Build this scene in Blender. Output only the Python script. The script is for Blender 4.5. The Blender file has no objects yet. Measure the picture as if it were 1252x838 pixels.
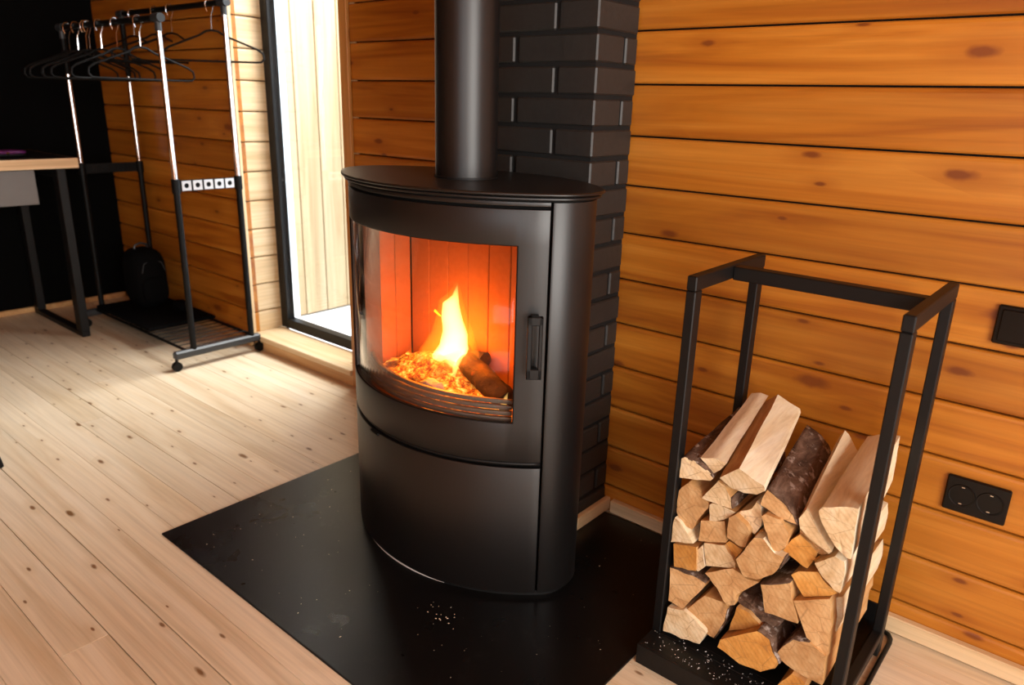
import bpy, bmesh, math, random
from mathutils import Vector, Matrix, noise
R = math.radians
sc = bpy.context.scene
col = sc.collection
rng = random.Random(7)

# ------------------------------------------------------------------ camera
cam_data = bpy.data.cameras.new('camera'); cam = bpy.data.objects.new('camera', cam_data); col.objects.link(cam)
YAW, PITCH, ROLL, FPX = -0.695718, 0.311960, 0.0280821, 909.11
fw = Vector((math.sin(YAW)*math.cos(PITCH), math.cos(YAW)*math.cos(PITCH), -math.sin(PITCH)))
rt = Vector((math.cos(YAW), -math.sin(YAW), 0)); up = rt.cross(fw)
r2 = math.cos(ROLL)*rt + math.sin(ROLL)*up; u2 = -math.sin(ROLL)*rt + math.cos(ROLL)*up
cam.matrix_world = Matrix(((r2.x, u2.x, -fw.x, 0), (r2.y, u2.y, -fw.y, 0), (r2.z, u2.z, -fw.z, 1.2), (0, 0, 0, 1)))
cam_data.sensor_width = 36; cam_data.lens = FPX/1252*36; cam_data.clip_start = 0.02
cam_data.dof.use_dof = True; cam_data.dof.focus_distance = 1.75; cam_data.dof.aperture_fstop = 3.4
sc.camera = cam

# ------------------------------------------------------------------ world, daylight, exposure
w = bpy.data.worlds.new('sky'); sc.world = w; w.use_nodes = True
w.node_tree.nodes['Background'].inputs[0].default_value = (0.86, 0.93, 1.0, 1)
w.node_tree.nodes['Background'].inputs[1].default_value = 3.3
def area(name, loc, rot, sx, sy, power, colr):
    l = bpy.data.lights.new(name, 'AREA'); l.shape = 'RECTANGLE'; l.size = sx; l.size_y = sy; l.energy = power; l.color = colr
    o = bpy.data.objects.new(name, l); col.objects.link(o); o.location = loc; o.rotation_euler = rot
    return o
# daylight entering the right wall window, then an added fill light behind the camera
area('daylight_right_window', (2.12, -0.30, 1.35), (0, R(90), 0), 1.75, 2.0, 124, (1.0, 0.93, 0.84))
area('fill_behind_camera', (1.0, -2.22, 1.45), (R(90), 0, 0), 1.7, 1.5, 9, (1.0, 0.95, 0.88))
# daylight entering the tall window in view, set outside above the pane
area('daylight_tall_window', (-2.55, 2.75, 2.65), (R(-42), 0, R(8)), 1.3, 1.3, 200, (1.0, 0.97, 0.93))
sc.view_settings.view_transform = 'Standard'; sc.view_settings.look = 'None'
sc.view_settings.exposure = 0.0; sc.view_settings.gamma = 1.0; sc.view_settings.use_curve_mapping = False

# ------------------------------------------------------------------ material helpers
class NT:
    def __init__(s, name):
        s.m = bpy.data.materials.new(name); s.m.use_nodes = True; s.t = s.m.node_tree; s.n = s.t.nodes
        s.b = s.n['Principled BSDF']; s.out = s.n['Material Output']
    def add(s, typ, **kw):
        nd = s.n.new(typ)
        for k, v in kw.items():
            if hasattr(nd, k): setattr(nd, k, v)
            else: nd.inputs[k].default_value = v
        return nd
    def link(s, a, b): s.t.links.new(a, b)
    def coords(s, scale, rand=True, kind='Object'):
        tc = s.add('ShaderNodeTexCoord'); mp = s.add('ShaderNodeMapping'); mp.inputs['Scale'].default_value = scale
        src = tc.outputs[kind]
        if rand:
            oi = s.add('ShaderNodeObjectInfo'); mu = s.add('ShaderNodeMath', operation='MULTIPLY'); mu.inputs[1].default_value = 57.0
            s.link(oi.outputs['Random'], mu.inputs[0])
            ad = s.add('ShaderNodeVectorMath', operation='ADD'); cx = s.add('ShaderNodeCombineXYZ')
            s.link(mu.outputs[0], cx.inputs[0]); s.link(mu.outputs[0], cx.inputs[1]); s.link(mu.outputs[0], cx.inputs[2])
            s.link(src, ad.inputs[0]); s.link(cx.outputs[0], ad.inputs[1]); src = ad.outputs[0]
        s.link(src, mp.inputs['Vector']); return mp.outputs[0]
    def noise(s, vec, scale, detail=4, rough=.55, dist=0.0):
        nd = s.add('ShaderNodeTexNoise'); nd.inputs['Scale'].default_value = scale; nd.inputs['Detail'].default_value = detail
        nd.inputs['Roughness'].default_value = rough; nd.inputs['Distortion'].default_value = dist; s.link(vec, nd.inputs['Vector'])
        return nd.outputs['Fac']
    def ramp(s, fac, stops):
        nd = s.add('ShaderNodeValToRGB'); e = nd.color_ramp.elements
        while len(e) < len(stops): e.new(.5)
        for i, (p, c) in enumerate(stops):
            e[i].position = p; e[i].color = (c[0], c[1], c[2], 1) if len(c) == 3 else c
        s.link(fac, nd.inputs[0]); return nd.outputs[0]
    def mix(s, a, b, fac, mode='MIX'):
        nd = s.add('ShaderNodeMix', data_type='RGBA', blend_type=mode)
        for sock, v in ((nd.inputs[6], a), (nd.inputs[7], b), (nd.inputs[0], fac)):
            if isinstance(v, (int, float)): sock.default_value = v
            elif isinstance(v, tuple): sock.default_value = (v[0], v[1], v[2], 1)
            else: s.link(v, sock)
        return nd.outputs[2]
    def base(s, c):
        if isinstance(c, tuple): s.b.inputs['Base Color'].default_value = (c[0], c[1], c[2], 1)
        else: s.link(c, s.b.inputs['Base Color'])
    def set(s, rough=.5, metal=0.0, spec=.5, coat=0.0):
        s.b.inputs['Roughness'].default_value = rough; s.b.inputs['Metallic'].default_value = metal
        s.b.inputs['Specular IOR Level'].default_value = spec; s.b.inputs['Coat Weight'].default_value = coat
    def bump(s, h, strength=.2, dist=.002):
        nd = s.add('ShaderNodeBump'); nd.inputs['Strength'].default_value = strength; nd.inputs['Distance'].default_value = dist
        s.link(h, nd.inputs['Height']); s.link(nd.outputs[0], s.b.inputs['Normal'])

def plain(name, c, rough=.5, metal=0.0, spec=.5, var=0.0, bumpy=0.0, nscale=30):
    t = NT(name); t.set(rough, metal, spec)
    if var or bumpy:
        f = t.noise(t.coords((1, 1, 1)), nscale, 4)
    if var:
        t.base(t.mix(tuple(x*(1-var) for x in c), tuple(x*(1+var) for x in c), f))
    else: t.base(c)
    if bumpy: t.bump(f, bumpy)
    return t.m

def timber(name, dark, mid, light, knot, axis='X', rough=.45, knots=.055, contrast=1.0, kscale=(1.5, 6, 6), tone=.18, coat=0.0, bump=.12, keep=.35):
    """wood with grain along one local axis; every object gets its own piece of tree and its own tone"""
    t = NT(name)
    def sc3(a, b): return {'X': (a, b, b), 'Y': (b, a, b), 'Z': (b, b, a)}[axis]
    g1 = t.noise(t.coords(sc3(.55, 9)), 1.6, 5, .55, 1.2)
    g2 = t.noise(t.coords(sc3(1.3, 60)), 1.5, 3, .6, .4)
    cl = t.ramp(g1, [(.30, dark), (.47, mid), (.70, light)])
    fine = t.ramp(g2, [(.25, (.72, .70, .68)), (.6, (1.06, 1.06, 1.06))])
    cl = t.mix(cl, fine, .55*contrast, 'MULTIPLY')
    vo = t.add('ShaderNodeTexVoronoi', voronoi_dimensions='2D'); vo.inputs['Scale'].default_value = 1.0; vo.inputs['Randomness'].default_value = 1.0
    sx = t.add('ShaderNodeSeparateXYZ'); t.link(t.coords((1, 1, 1)), sx.inputs[0]); cb = t.add('ShaderNodeCombineXYZ')
    ia = 'XYZ'.index(axis); ib, ic = [k for k in range(3) if k != ia]
    m1 = t.add('ShaderNodeMath', operation='MULTIPLY'); m1.inputs[1].default_value = kscale[0]; t.link(sx.outputs[ia], m1.inputs[0])
    ad = t.add('ShaderNodeMath', operation='ADD'); t.link(sx.outputs[ib], ad.inputs[0]); t.link(sx.outputs[ic], ad.inputs[1])
    m2 = t.add('ShaderNodeMath', operation='MULTIPLY'); m2.inputs[1].default_value = kscale[1]; t.link(ad.outputs[0], m2.inputs[0])
    t.link(m1.outputs[0], cb.inputs[0]); t.link(m2.outputs[0], cb.inputs[1]); t.link(cb.outputs[0], vo.inputs['Vector'])
    sc_ = t.add('ShaderNodeSeparateColor'); t.link(vo.outputs['Color'], sc_.inputs[0])
    gr_ = t.add('ShaderNodeMapRange'); gr_.inputs['From Min'].default_value = 1-keep; gr_.inputs['From Max'].default_value = 1-keep+.05; t.link(sc_.outputs[0], gr_.inputs['Value'])
    szr = t.add('ShaderNodeMapRange'); szr.inputs['To Min'].default_value = .8; szr.inputs['To Max'].default_value = 3.2; t.link(sc_.outputs[1], szr.inputs['Value'])
    wob = t.noise(t.coords((30, 30, 30)), 1.0, 2); wm = t.add('ShaderNodeMath', operation='MULTIPLY_ADD'); wm.inputs[1].default_value = .10; wm.inputs[2].default_value = -.05; t.link(wob, wm.inputs[0])
    dm = t.add('ShaderNodeMath', operation='MULTIPLY_ADD'); t.link(vo.outputs['Distance'], dm.inputs[0]); t.link(szr.outputs[0], dm.inputs[1]); t.link(wm.outputs[0], dm.inputs[2])
    km = t.ramp(dm.outputs[0], [(knots*.55, (1, 1, 1)), (knots*1.25, (0, 0, 0))])
    halo = t.ramp(dm.outputs[0], [(knots*1.2, (.45, .45, .45)), (knots*4.5, (0, 0, 0))])
    km = t.mix((0, 0, 0), km, gr_.outputs[0]); halo = t.mix((0, 0, 0), halo, gr_.outputs[0])
    cl = t.mix(cl, dark, halo); cl = t.mix(cl, knot, km)
    oi = t.add('ShaderNodeObjectInfo'); tn = t.ramp(oi.outputs['Random'], [(0, (1-tone, 1-tone*1.1, 1-tone*1.2)), (1, (1+tone*.35,)*3)])
    t.base(t.mix(cl, tn, 1.0, 'MULTIPLY')); t.set(rough, 0, .5, coat); t.bump(g2, bump, .001)
    return t.m

M = {}
M['wall_pine'] = timber('varnished_pine', (.32, .088, .006), (.46, .155, .012), (.57, .225, .028), (.20, .050, .007), rough=.42, kscale=(3.4, 9), knots=.12, keep=.42)
M['pale_pine'] = timber('pale_pine', (.60, .40, .20), (.72, .52, .29), (.80, .62, .39), (.40, .22, .09), rough=.5, kscale=(1.6, 7, 7), knots=.05, tone=.08)
M['pale_pine_y'] = timber('pale_pine_y', (.60, .40, .20), (.72, .52, .29), (.80, .62, .39), (.40, .22, .09), axis='Y', rough=.5, kscale=(1.6, 7, 7), knots=.05, tone=.08)
M['pale_pine_z'] = timber('pale_pine_z', (.60, .40, .20), (.72, .52, .29), (.80, .62, .39), (.40, .22, .09), axis='Z', rough=.5, kscale=(1.6, 7, 7), knots=.05, tone=.10)
M['trim_pine_z'] = timber('trim_pine_z', (.42, .17, .04), (.55, .25, .06), (.66, .33, .10), (.3, .1, .02), axis='Z', rough=.45, tone=.05)
M['trim_pine'] = timber('trim_pine', (.50, .26, .09), (.62, .35, .14), (.72, .45, .2), (.3, .14, .05), rough=.45, tone=.05)
M['floor_pine'] = timber('floor_pine', (.66, .50, .31), (.77, .63, .44), (.84, .72, .54), (.22, .11, .04), rough=.34, kscale=(5.0, 14), knots=.10, tone=.09, keep=.45)
M['black_steel'] = plain('black_stove_steel', (.0040, .0033, .0031), .41, .0, .62, .15, .05, 300)
M['black_frame'] = plain('black_powder_coat', (.004, .0037, .0037), .5, 0, .32, .2, .08, 400)
M['black_paint'] = plain('black_wall_paint', (.0015, .0015, .0015), .9, 0, .08)
M['brick_black'] = plain('black_painted_brick', (.020, .019, .0175), .5, 0, .5, .35, .5, 55)
M['mortar_black'] = plain('black_mortar', (.008, .008, .008), .8, 0, .3)
M['dark_gap'] = plain('dark_gap', (.004, .0035, .003), .8, 0, .2)
M['chrome'] = plain('chrome', (.86, .87, .88), .12, 1.0, .5)
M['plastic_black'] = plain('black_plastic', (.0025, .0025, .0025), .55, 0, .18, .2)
M['plastic_grey'] = plain('dark_grey_plastic', (.03, .033, .036), .4, 0, .4, .1)
M['fabric_black'] = plain('black_fabric', (.003, .003, .0032), .95, 0, .05, .4, .3, 200)
M['grey_metal'] = plain('grey_drawer_metal', (.16, .145, .135), .45, .3, .5, .05)
M['desk_wood'] = timber('desk_oak', (.55, .33, .16), (.66, .43, .23), (.72, .5, .29), (.3, .15, .06), axis='Y', rough=.45, tone=.02)
M['socket_black'] = plain('gloss_black_plastic', (.004, .004, .004), .25, 0, .3)
M['ash'] = plain('pale_ash', (.5, .46, .42), .9, 0, .2, .2, .5, 90)
M['soot_steel'] = plain('sooty_steel', (.07, .045, .035), .6, 0, .4)
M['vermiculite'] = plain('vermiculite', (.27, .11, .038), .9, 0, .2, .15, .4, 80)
M['terrace'] = plain('terrace_snow', (.86, .88, .9), .8, 0, .3, .05)
M['porch_pine'] = timber('weathered_porch_pine', (.36, .25, .13), (.44, .33, .19), (.50, .39, .25), (.25, .14, .06), axis='Z', rough=.6, tone=.18)
M['purple'] = plain('purple_plastic', (.10, .01, .09), .3, 0, .5)
M['tile_lit'] = plain('chrome_tile_lit', (.6, .6, .62), .3, .2)  # pale colour stands in for window light reflected in the chrome tiles
M['chip'] = plain('wood_chip', (.75, .58, .40), .8, 0, .2, .2)
M['dust'] = plain('pale_dust', (.62, .58, .54), .9, 0, .2)

# black steel hearth plate: slightly glossy, smeared with dust in patches
t = NT('hearth_plate'); v = t.coords((1, 1, 1), rand=False)
f1 = t.noise(v, 9, 6, .7); f2 = t.noise(v, 55, 6, .7, .5); f3 = t.noise(v, 3.0, 4, .6)
sm = t.ramp(f1, [(.50, (0, 0, 0)), (.80, (1, 1, 1))]); s2_ = t.ramp(f2, [(.5, (0, 0, 0)), (.75, (1, 1, 1))])
t.base(t.mix((.0045, .0042, .0042), (.035, .033, .031), t.mix((0, 0, 0), sm, s2_)))
t.set(.3, 0, .26); rr = t.ramp(f3, [(.3, (.24,)*3), (.7, (.36,)*3)]); t.link(rr, t.b.inputs['Roughness'])
M['hearth'] = t.m

def glass_mat(name, tint, ior=1.5, rough=.03):
    t = NT(name); t.n.remove(t.b)
    tr = t.add('ShaderNodeBsdfTransparent'); tr.inputs[0].default_value = (*tint, 1)
    gl = t.add('ShaderNodeBsdfGlossy'); gl.inputs['Roughness'].default_value = rough; gl.inputs[0].default_value = (1, 1, 1, 1)
    fr = t.add('ShaderNodeFresnel'); ge = t.add('ShaderNodeNewGeometry'); mr = t.add('ShaderNodeMapRange')
    mr.inputs['To Min'].default_value = ior; mr.inputs['To Max'].default_value = 1/ior; t.link(ge.outputs['Backfacing'], mr.inputs['Value']); t.link(mr.outputs[0], fr.inputs[0])
    mx = t.add('ShaderNodeMixShader'); t.link(fr.outputs[0], mx.inputs[0]); t.link(tr.outputs[0], mx.inputs[1]); t.link(gl.outputs[0], mx.inputs[2])
    t.link(mx.outputs[0], t.out.inputs['Surface']); return t.m
M['glass'] = glass_mat('window_glass', (.97, .98, .98))
M['stove_glass'] = glass_mat('stove_glass', (.95, .93, .9), 1.27, .10)

# glowing embers: hot cracks between darker lumps
t = NT('embers'); v = t.coords((1, 1, 1), rand=False)
f1 = t.noise(v, 52, 8, .74, .2); f2 = t.noise(v, 14, 3, .5)
hot = t.ramp(f1, [(.38, (.05, .004, .001)), (.46, (.5, .04, .003)), (.53, (1, .22, .010)), (.64, (1, .55, .11))])
pa = t.ramp(f2, [(.34, (.10,)*3), (.56, (1,)*3)])
t.base((.05, .03, .02)); t.set(.9); t.link(t.mix(hot, pa, 1.0, 'MULTIPLY'), t.b.inputs['Emission Color']); t.b.inputs['Emission Strength'].default_value = 2.2
t.bump(f1, .3, .004); M['embers'] = t.m
t = NT('charred_log'); v = t.coords((1, 1, 1), rand=False)
f1 = t.noise(v, 48, 5, .65); f2 = t.noise(v, 7, 3, .5)
hot = t.ramp(f1, [(.56, (0, 0, 0)), (.68, (.6, .06, .004))]); pa = t.ramp(f2, [(.45, (.0,)*3), (.62, (1,)*3)])
t.base(t.mix((.004, .0025, .002), (.045, .024, .014), f1)); t.set(.85); t.link(t.mix(hot, pa, 1.0, 'MULTIPLY'), t.b.inputs['Emission Color']); t.b.inputs['Emission Strength'].default_value = .9
t.bump(f1, .9, .006); M['char'] = t.m
def flame_mat(name, c, strength):
    t = NT(name); t.n.remove(t.b); e = t.add('ShaderNodeEmission'); e.inputs[0].default_value = (*c, 1); e.inputs[1].default_value = strength
    t.link(e.outputs[0], t.out.inputs['Volume']); return t.m
M['flame_core'] = flame_mat('flame_core', (1, .58, .16), 110)
M['flame_edge'] = flame_mat('flame_edge', (1, .24, .012), 14)

# firewood
def endgrain(name, a, b, c):
    t = NT(name); v = t.coords((1, 1, 1)); wv = t.add('ShaderNodeTexWave', wave_type='RINGS', rings_direction='Y')
    wv.inputs['Scale'].default_value = 34; wv.inputs['Distortion'].default_value = 3.5; wv.inputs['Detail'].default_value = 3; wv.inputs['Detail Scale'].default_value = 1.2
    tc = t.coords((1, 1, 1)); t.link(tc, wv.inputs['Vector'])
    n1 = t.noise(v, 22, 6, .65, .5); n2 = t.noise(t.coords((150, 4, 26)), 1.0, 4, .65, 1.6)
    cl = t.ramp(n1, [(.3, a), (.5, b), (.72, c)])
    rg = t.ramp(wv.outputs['Fac'], [(.0, (.84, .80, .76)), (.6, (1.04, 1.04, 1.04))]); cl = t.mix(cl, rg, .5, 'MULTIPLY')
    sw = t.ramp(n2, [(.28, (.70, .62, .54)), (.5, (1.03, 1.03, 1.03))]); cl = t.mix(cl, sw, .40, 'MULTIPLY')
    oi = t.add('ShaderNodeObjectInfo'); cl = t.mix(cl, t.ramp(oi.outputs['Random'], [(0, (.82, .78, .74)), (1, (1.10, 1.10, 1.10))]), 1.0, 'MULTIPLY')
    ck = t.add('ShaderNodeTexVoronoi', feature='DISTANCE_TO_EDGE'); ck.inputs['Scale'].default_value = 1.0; t.link(t.coords((16, 3, 34)), ck.inputs['Vector'])
    cl = t.mix(cl, (.25, .13, .05), t.ramp(ck.outputs['Distance'], [(.0, (.55,)*3), (.022, (0, 0, 0))]))
    t.base(cl); t.set(.75, 0, .25); t.bump(n2, .35, .0015); return t.m
def splitwood(name, a, b, c):
    t = NT(name); v1 = t.coords((14, 1.6, 14)); v2 = t.coords((90, 4, 90))
    g = t.noise(v1, 2, 5, .6, .8); g2 = t.noise(v2, 2, 4, .6, .3)
    cl = t.ramp(g, [(.3, a), (.5, b), (.72, c)]); cl = t.mix(cl, t.ramp(g2, [(.3, (.78, .74, .7)), (.6, (1.04,)*3)]), .5, 'MULTIPLY')
    t.base(cl); t.set(.7, 0, .25); t.bump(g2, .4, .0015); return t.m
M['end_pale'] = endgrain('pale_end_grain', (.60, .40, .20), (.76, .59, .36), (.85, .73, .52))
M['end_tan'] = endgrain('tan_end_grain', (.46, .24, .09), (.60, .36, .16), (.70, .48, .25))
M['end_orange'] = endgrain('orange_end_grain', (.48, .20, .04), (.62, .30, .07), (.70, .40, .13))
M['split_pale'] = splitwood('pale_split_wood', (.70, .53, .31), (.83, .70, .48), (.90, .81, .63))
M['split_tan'] = splitwood('tan_split_wood', (.42, .20, .07), (.56, .30, .11), (.66, .42, .20))
t = NT('bark'); f1 = t.noise(t.coords((26, 9, 26)), 1.6, 6, .7, .6); f2 = t.noise(t.coords((1, 1, 1)), 38, 5, .6)
cl = t.ramp(f1, [(.3, (.03, .016, .010)), (.5, (.11, .062, .040)), (.72, (.24, .155, .11))])
cl = t.mix(cl, (.52, .45, .40), t.ramp(f2, [(.56, (0, 0, 0)), (.66, (.8, .8, .8))])); t.base(cl); t.set(.85, 0, .2); t.bump(f1, 1.0, .006)
M['bark'] = t.m

# ------------------------------------------------------------------ geometry helpers
def link(name, me, mats=None, parent=None, loc=(0, 0, 0), rot=(0, 0, 0)):
    o = bpy.data.objects.new(name, me); col.objects.link(o); o.location = loc; o.rotation_euler = rot
    if mats is not None:
        for m in (mats if isinstance(mats, (list, tuple)) else [mats]): me.materials.append(M[m] if isinstance(m, str) else m)
    if parent is not None: o.parent = parent
    return o
def mesh(name, bm, smooth=False, angle=40):
    bmesh.ops.recalc_face_normals(bm, faces=bm.faces)
    me = bpy.data.meshes.new(name); bm.to_mesh(me); bm.free()
    if smooth:
        me.polygons.foreach_set('use_smooth', [True]*len(me.polygons)); me.set_sharp_from_angle(angle=R(angle))
    return me
def tag(o, label=None, cat=None, group=None, kind=None):
    if label: o['label'] = label
    if cat: o['category'] = cat
    if group: o['group'] = group
    if kind: o['kind'] = kind
    return o
def empty(name, loc=(0, 0, 0), rot=(0, 0, 0), parent=None):
    o = bpy.data.objects.new(name, None); col.objects.link(o); o.location = loc; o.rotation_euler = rot; o.empty_display_size = .1
    if parent is not None: o.parent = parent
    return o
def bbox(bm, x0, x1, y0, y1, z0, z1, bev=0.0):
    r = bmesh.ops.create_cube(bm, size=1); vs = r['verts']
    for v_ in vs: v_.co = Vector(((x0+x1)/2+v_.co.x*(x1-x0), (y0+y1)/2+v_.co.y*(y1-y0), (z0+z1)/2+v_.co.z*(z1-z0)))
    if bev:
        es = list({e for v_ in vs for e in v_.link_edges}); bmesh.ops.bevel(bm, geom=es, offset=bev, segments=1, affect='EDGES')
def box(name, x0, x1, y0, y1, z0, z1, m, parent=None, bev=0.0, loc=(0, 0, 0), rot=(0, 0, 0)):
    bm = bmesh.new(); bbox(bm, x0, x1, y0, y1, z0, z1, bev); return link(name, mesh(name, bm), m, parent, loc, rot)
def tube_bm(bm, pts, rad, seg=10, closed=False, caps=True):
    pts = [Vector(p) for p in pts]; n = len(pts); rings = []; prev = None
    rads = rad if isinstance(rad, (list, tuple)) else [rad]*n
    for i in range(n):
        if closed: d = pts[(i+1) % n]-pts[i-1]
        else: d = pts[min(i+1, n-1)]-pts[max(i-1, 0)]
        d.normalize()
        if prev is None:
            a = Vector((0, 0, 1)) if abs(d.z) < .9 else Vector((1, 0, 0)); x = d.cross(a).normalized()
        else: x = (prev-d*prev.dot(d)).normalized()
        prev = x; y = d.cross(x)
        rings.append([bm.verts.new(pts[i]+rads[i]*(math.cos(2*math.pi*k/seg)*x+math.sin(2*math.pi*k/seg)*y)) for k in range(seg)])
    m = n if closed else n-1
    for i in range(m):
        a, b = rings[i], rings[(i+1) % n]
        for k in range(seg): bm.faces.new((a[k], a[(k+1) % seg], b[(k+1) % seg], b[k]))
    if caps and not closed: bm.faces.new(rings[0][::-1]); bm.faces.new(rings[-1])
def tube(name, pts, rad, m, parent=None, seg=10, closed=False, loc=(0, 0, 0), rot=(0, 0, 0)):
    bm = bmesh.new(); tube_bm(bm, pts, rad, seg, closed); return link(name, mesh(name, bm, True), m, parent, loc, rot)
def prism(bm, outline, z0, z1):
    a = [bm.verts.new((x, y, z0)) for x, y in outline]; b = [bm.verts.new((x, y, z1)) for x, y in outline]; n = len(a)
    for i in range(n): bm.faces.new((a[i], a[(i+1) % n], b[(i+1) % n], b[i]))
    bm.faces.new(a[::-1]); bm.faces.new(b)
def arcpts(cx, cy, r, a0, a1, n): return [(cx+r*math.cos(R(a0+(a1-a0)*i/n)), cy+r*math.sin(R(a0+(a1-a0)*i/n))) for i in range(n+1)]
def modbevel(o, wdt=.003, seg=2, ang=40):
    b = o.modifiers.new('bevel', 'BEVEL'); b.width = wdt; b.segments = seg; b.limit_method = 'ANGLE'; b.angle_limit = R(ang); return o
def copy_tree(o, parent=None):
    c = o.copy(); col.objects.link(c); c.parent = parent
    for ch in list(o.children): copy_tree(ch, c)
    return c

# ------------------------------------------------------------------ room shell
YB, YL, XL, XR, YF, ZC = 1.775, 1.900, -4.685, 2.0, -2.1, 2.7
OX0, OX1, OZ1 = -3.25, -2.47, 2.25
fl = tag(empty('floor'), 'pale knotty pine plank floor', None, None, 'structure')
box('subfloor', XL-.1, XR+.1, YF-.1, 2.1, -.10, -.021, 'dark_gap', fl)
box('rear_floor', XL, XR, YF, -.335, -.021, 0, 'floor_pine', fl)
PW = .105; y0 = .405-7*PW
plank_cache = {}
def plank_mesh(L, gap):
    if (L, gap) not in plank_cache:
        bm = bmesh.new(); bbox(bm, 0, L, 0, PW-gap, -.02, 0, .0005); me = mesh('plank', bm); me.materials.append(M['floor_pine']); plank_cache[(L, gap)] = me
    return plank_cache[(L, gap)]
y = y0; i = 0
joints = {7: -1.62, 8: .2, 9: .9, 10: -.2, 11: .6, 12: -2.9, 13: .3, 14: -3.3}
while y < YL:
    j = joints.get(i, rng.uniform(-.6, 1.2))
    for (a, b) in ((XL, j), (j+.0015, XR)):
        o = bpy.data.objects.new('plank', plank_mesh(round(b-a, 4), .0024 if i in (7, 8, 12) else .0009)); col.objects.link(o); o.parent = fl; o.location = (a, y+rng.uniform(-.0003, .0003), -rng.uniform(0, .0008))
    y += PW; i += 1

# horizontal board cladding: each board has a rounded top edge, a bevelled lower edge and a shadow gap
def board_mesh(L, pitch, thick=.02):
    prof = [(thick, 0), (.006, 0), (.0015, .0035), (0, .009), (0, pitch-.014), (.002, pitch-.008), (.006, pitch-.0048), (thick, pitch-.0045)]
    bm = bmesh.new(); a = [bm.verts.new((0, p, z)) for p, z in prof]; b = [bm.verts.new((L, p, z)) for p, z in prof]; n = len(a)
    for k in range(n): bm.faces.new((a[k], a[(k+1) % n], b[(k+1) % n], b[k]))
    bm.faces.new(a[::-1]); bm.faces.new(b); return mesh('board', bm)
def clad(parent, x0, x1, yface, zlist, pitch, mat, rot=0, seams=()):
    me_cache = {}
    for kk, z in enumerate(zlist):
        spans = [(x0, x1)]
        if kk in dict(seams): s = dict(seams)[kk]; spans = [(x0, s-.0008), (s+.0008, x1)]
        for (a, b) in spans:
            L = round(b-a, 4)
            if L not in me_cache: me_cache[L] = board_mesh(L, pitch); me_cache[L].materials.append(M[mat])
            o = bpy.data.objects.new('board', me_cache[L]); col.objects.link(o); o.parent = parent
            o.location = (a, yface+rng.uniform(0, .0008), z)
wb = tag(empty('wall_back'), 'orange varnished pine board wall right of the black chimney', None, None, 'structure')
box('backing', -1.5, XR+.1, YB+.018, YB+.16, 0, ZC, 'dark_gap', wb)
P1 = .1303; Z1 = 1.387-P1*11
clad(wb, -1.3, XR, YB, [Z1+P1*k for k in range(0, 22)], P1, 'wall_pine')
wl = tag(empty('wall_back_left'), 'orange varnished pine board wall around the tall window', None, None, 'structure')
P2 = .136; Z2 = 1.403-P2*10
for (a, b) in ((XL-.1, OX0-.024), (OX1+.061, -1.2)): box('backing', a, b, YL+.018, YL+.16, 0, ZC, 'dark_gap', wl)
box('backing', OX0, OX1, YL+.018, YL+.16, OZ1, ZC, 'dark_gap', wl)
clad(wl, XL, OX0, YL, [Z2+P2*k for k in range(0, 20)], P2, 'wall_pine')
clad(wl, OX1, -1.3, YL, [Z2+P2*k for k in range(0, 20)], P2, 'wall_pine')
clad(wl, OX0, OX1, YL, [Z2+P2*k for k in range(17, 20)], P2, 'wall_pine')
# left reveal of the window, clad in pale boards (turned to face the opening)
me = board_mesh(.17, P2); me.materials.append(M['pale_pine'])
for k in range(0, 17):
    o = bpy.data.objects.new('reveal_board', me); col.objects.link(o); o.parent = wl; o.rotation_euler = (0, 0, R(90)); o.location = (OX0+rng.uniform(-.0008, 0), YL-.002, Z2+P2*k)
box('reveal_backing', OX0-.08, OX0-.02, YL+.02, 2.1, 0, OZ1, 'dark_gap', wl)
box('reveal_right', OX1, OX1+.06, YL+.01, 2.1, 0, OZ1, 'pale_pine_z', wl)
wk = box('wall_left', XL-.15, XL, YF-.1, 2.1, 0, ZC, 'black_paint'); tag(wk, kind='structure')
for nm, c in (('wall_front', 0), ('wall_right', 1)):
    bm = bmesh.new()
    if c == 0:   # behind the camera, with an opening made for the added fill light
        for (a, b, z0, z1) in ((XL, .1, 0, ZC), (1.9, XR+.1, 0, ZC), (.1, 1.9, 0, .7), (.1, 1.9, 2.2, ZC)): bbox(bm, a, b, YF-.1, YF, z0, z1)
    else:
        for (a, b, z0, z1) in ((YF, -1.3, 0, ZC), (.7, 1.9, 0, ZC), (-1.3, .7, 0, .47), (-1.3, .7, 2.23, ZC)): bbox(bm, XR, XR+.1, a, b, z0, z1)
    tag(link(nm, mesh(nm, bm), 'wall_pine'), kind='structure')
tag(box('ceiling', XL-.15, XR+.1, YF-.1, 2.1, ZC, ZC+.1, 'wall_pine'), kind='structure')

# baseboards
bb = box('baseboard_back', -1.055, XR, YB-.022, YB-.0005, .006, .048, 'pale_pine', bev=.003); tag(bb, kind='structure')
b2 = box('baseboard_chimney', -1.0845, -1.066, 1.60, YB-.0005, .0065, .048, 'pale_pine_y', bev=.003); tag(b2, kind='structure')
b3 = box('baseboard_left', XL+.001, OX0-.03, YL-.022, YL-.0005, .0005, .045, 'trim_pine', bev=.003); tag(b3, kind='structure')
b5 = box('baseboard_right', OX1+.05, -1.65, YL-.022, YL-.0005, .0005, .045, 'trim_pine', bev=.003); tag(b5, kind='structure')
b4 = box('baseboard_side', XL+.0005, XL+.018, YF, YL-.03, .0005, .03, 'trim_pine', bev=.003); tag(b4, kind='structure')
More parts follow.
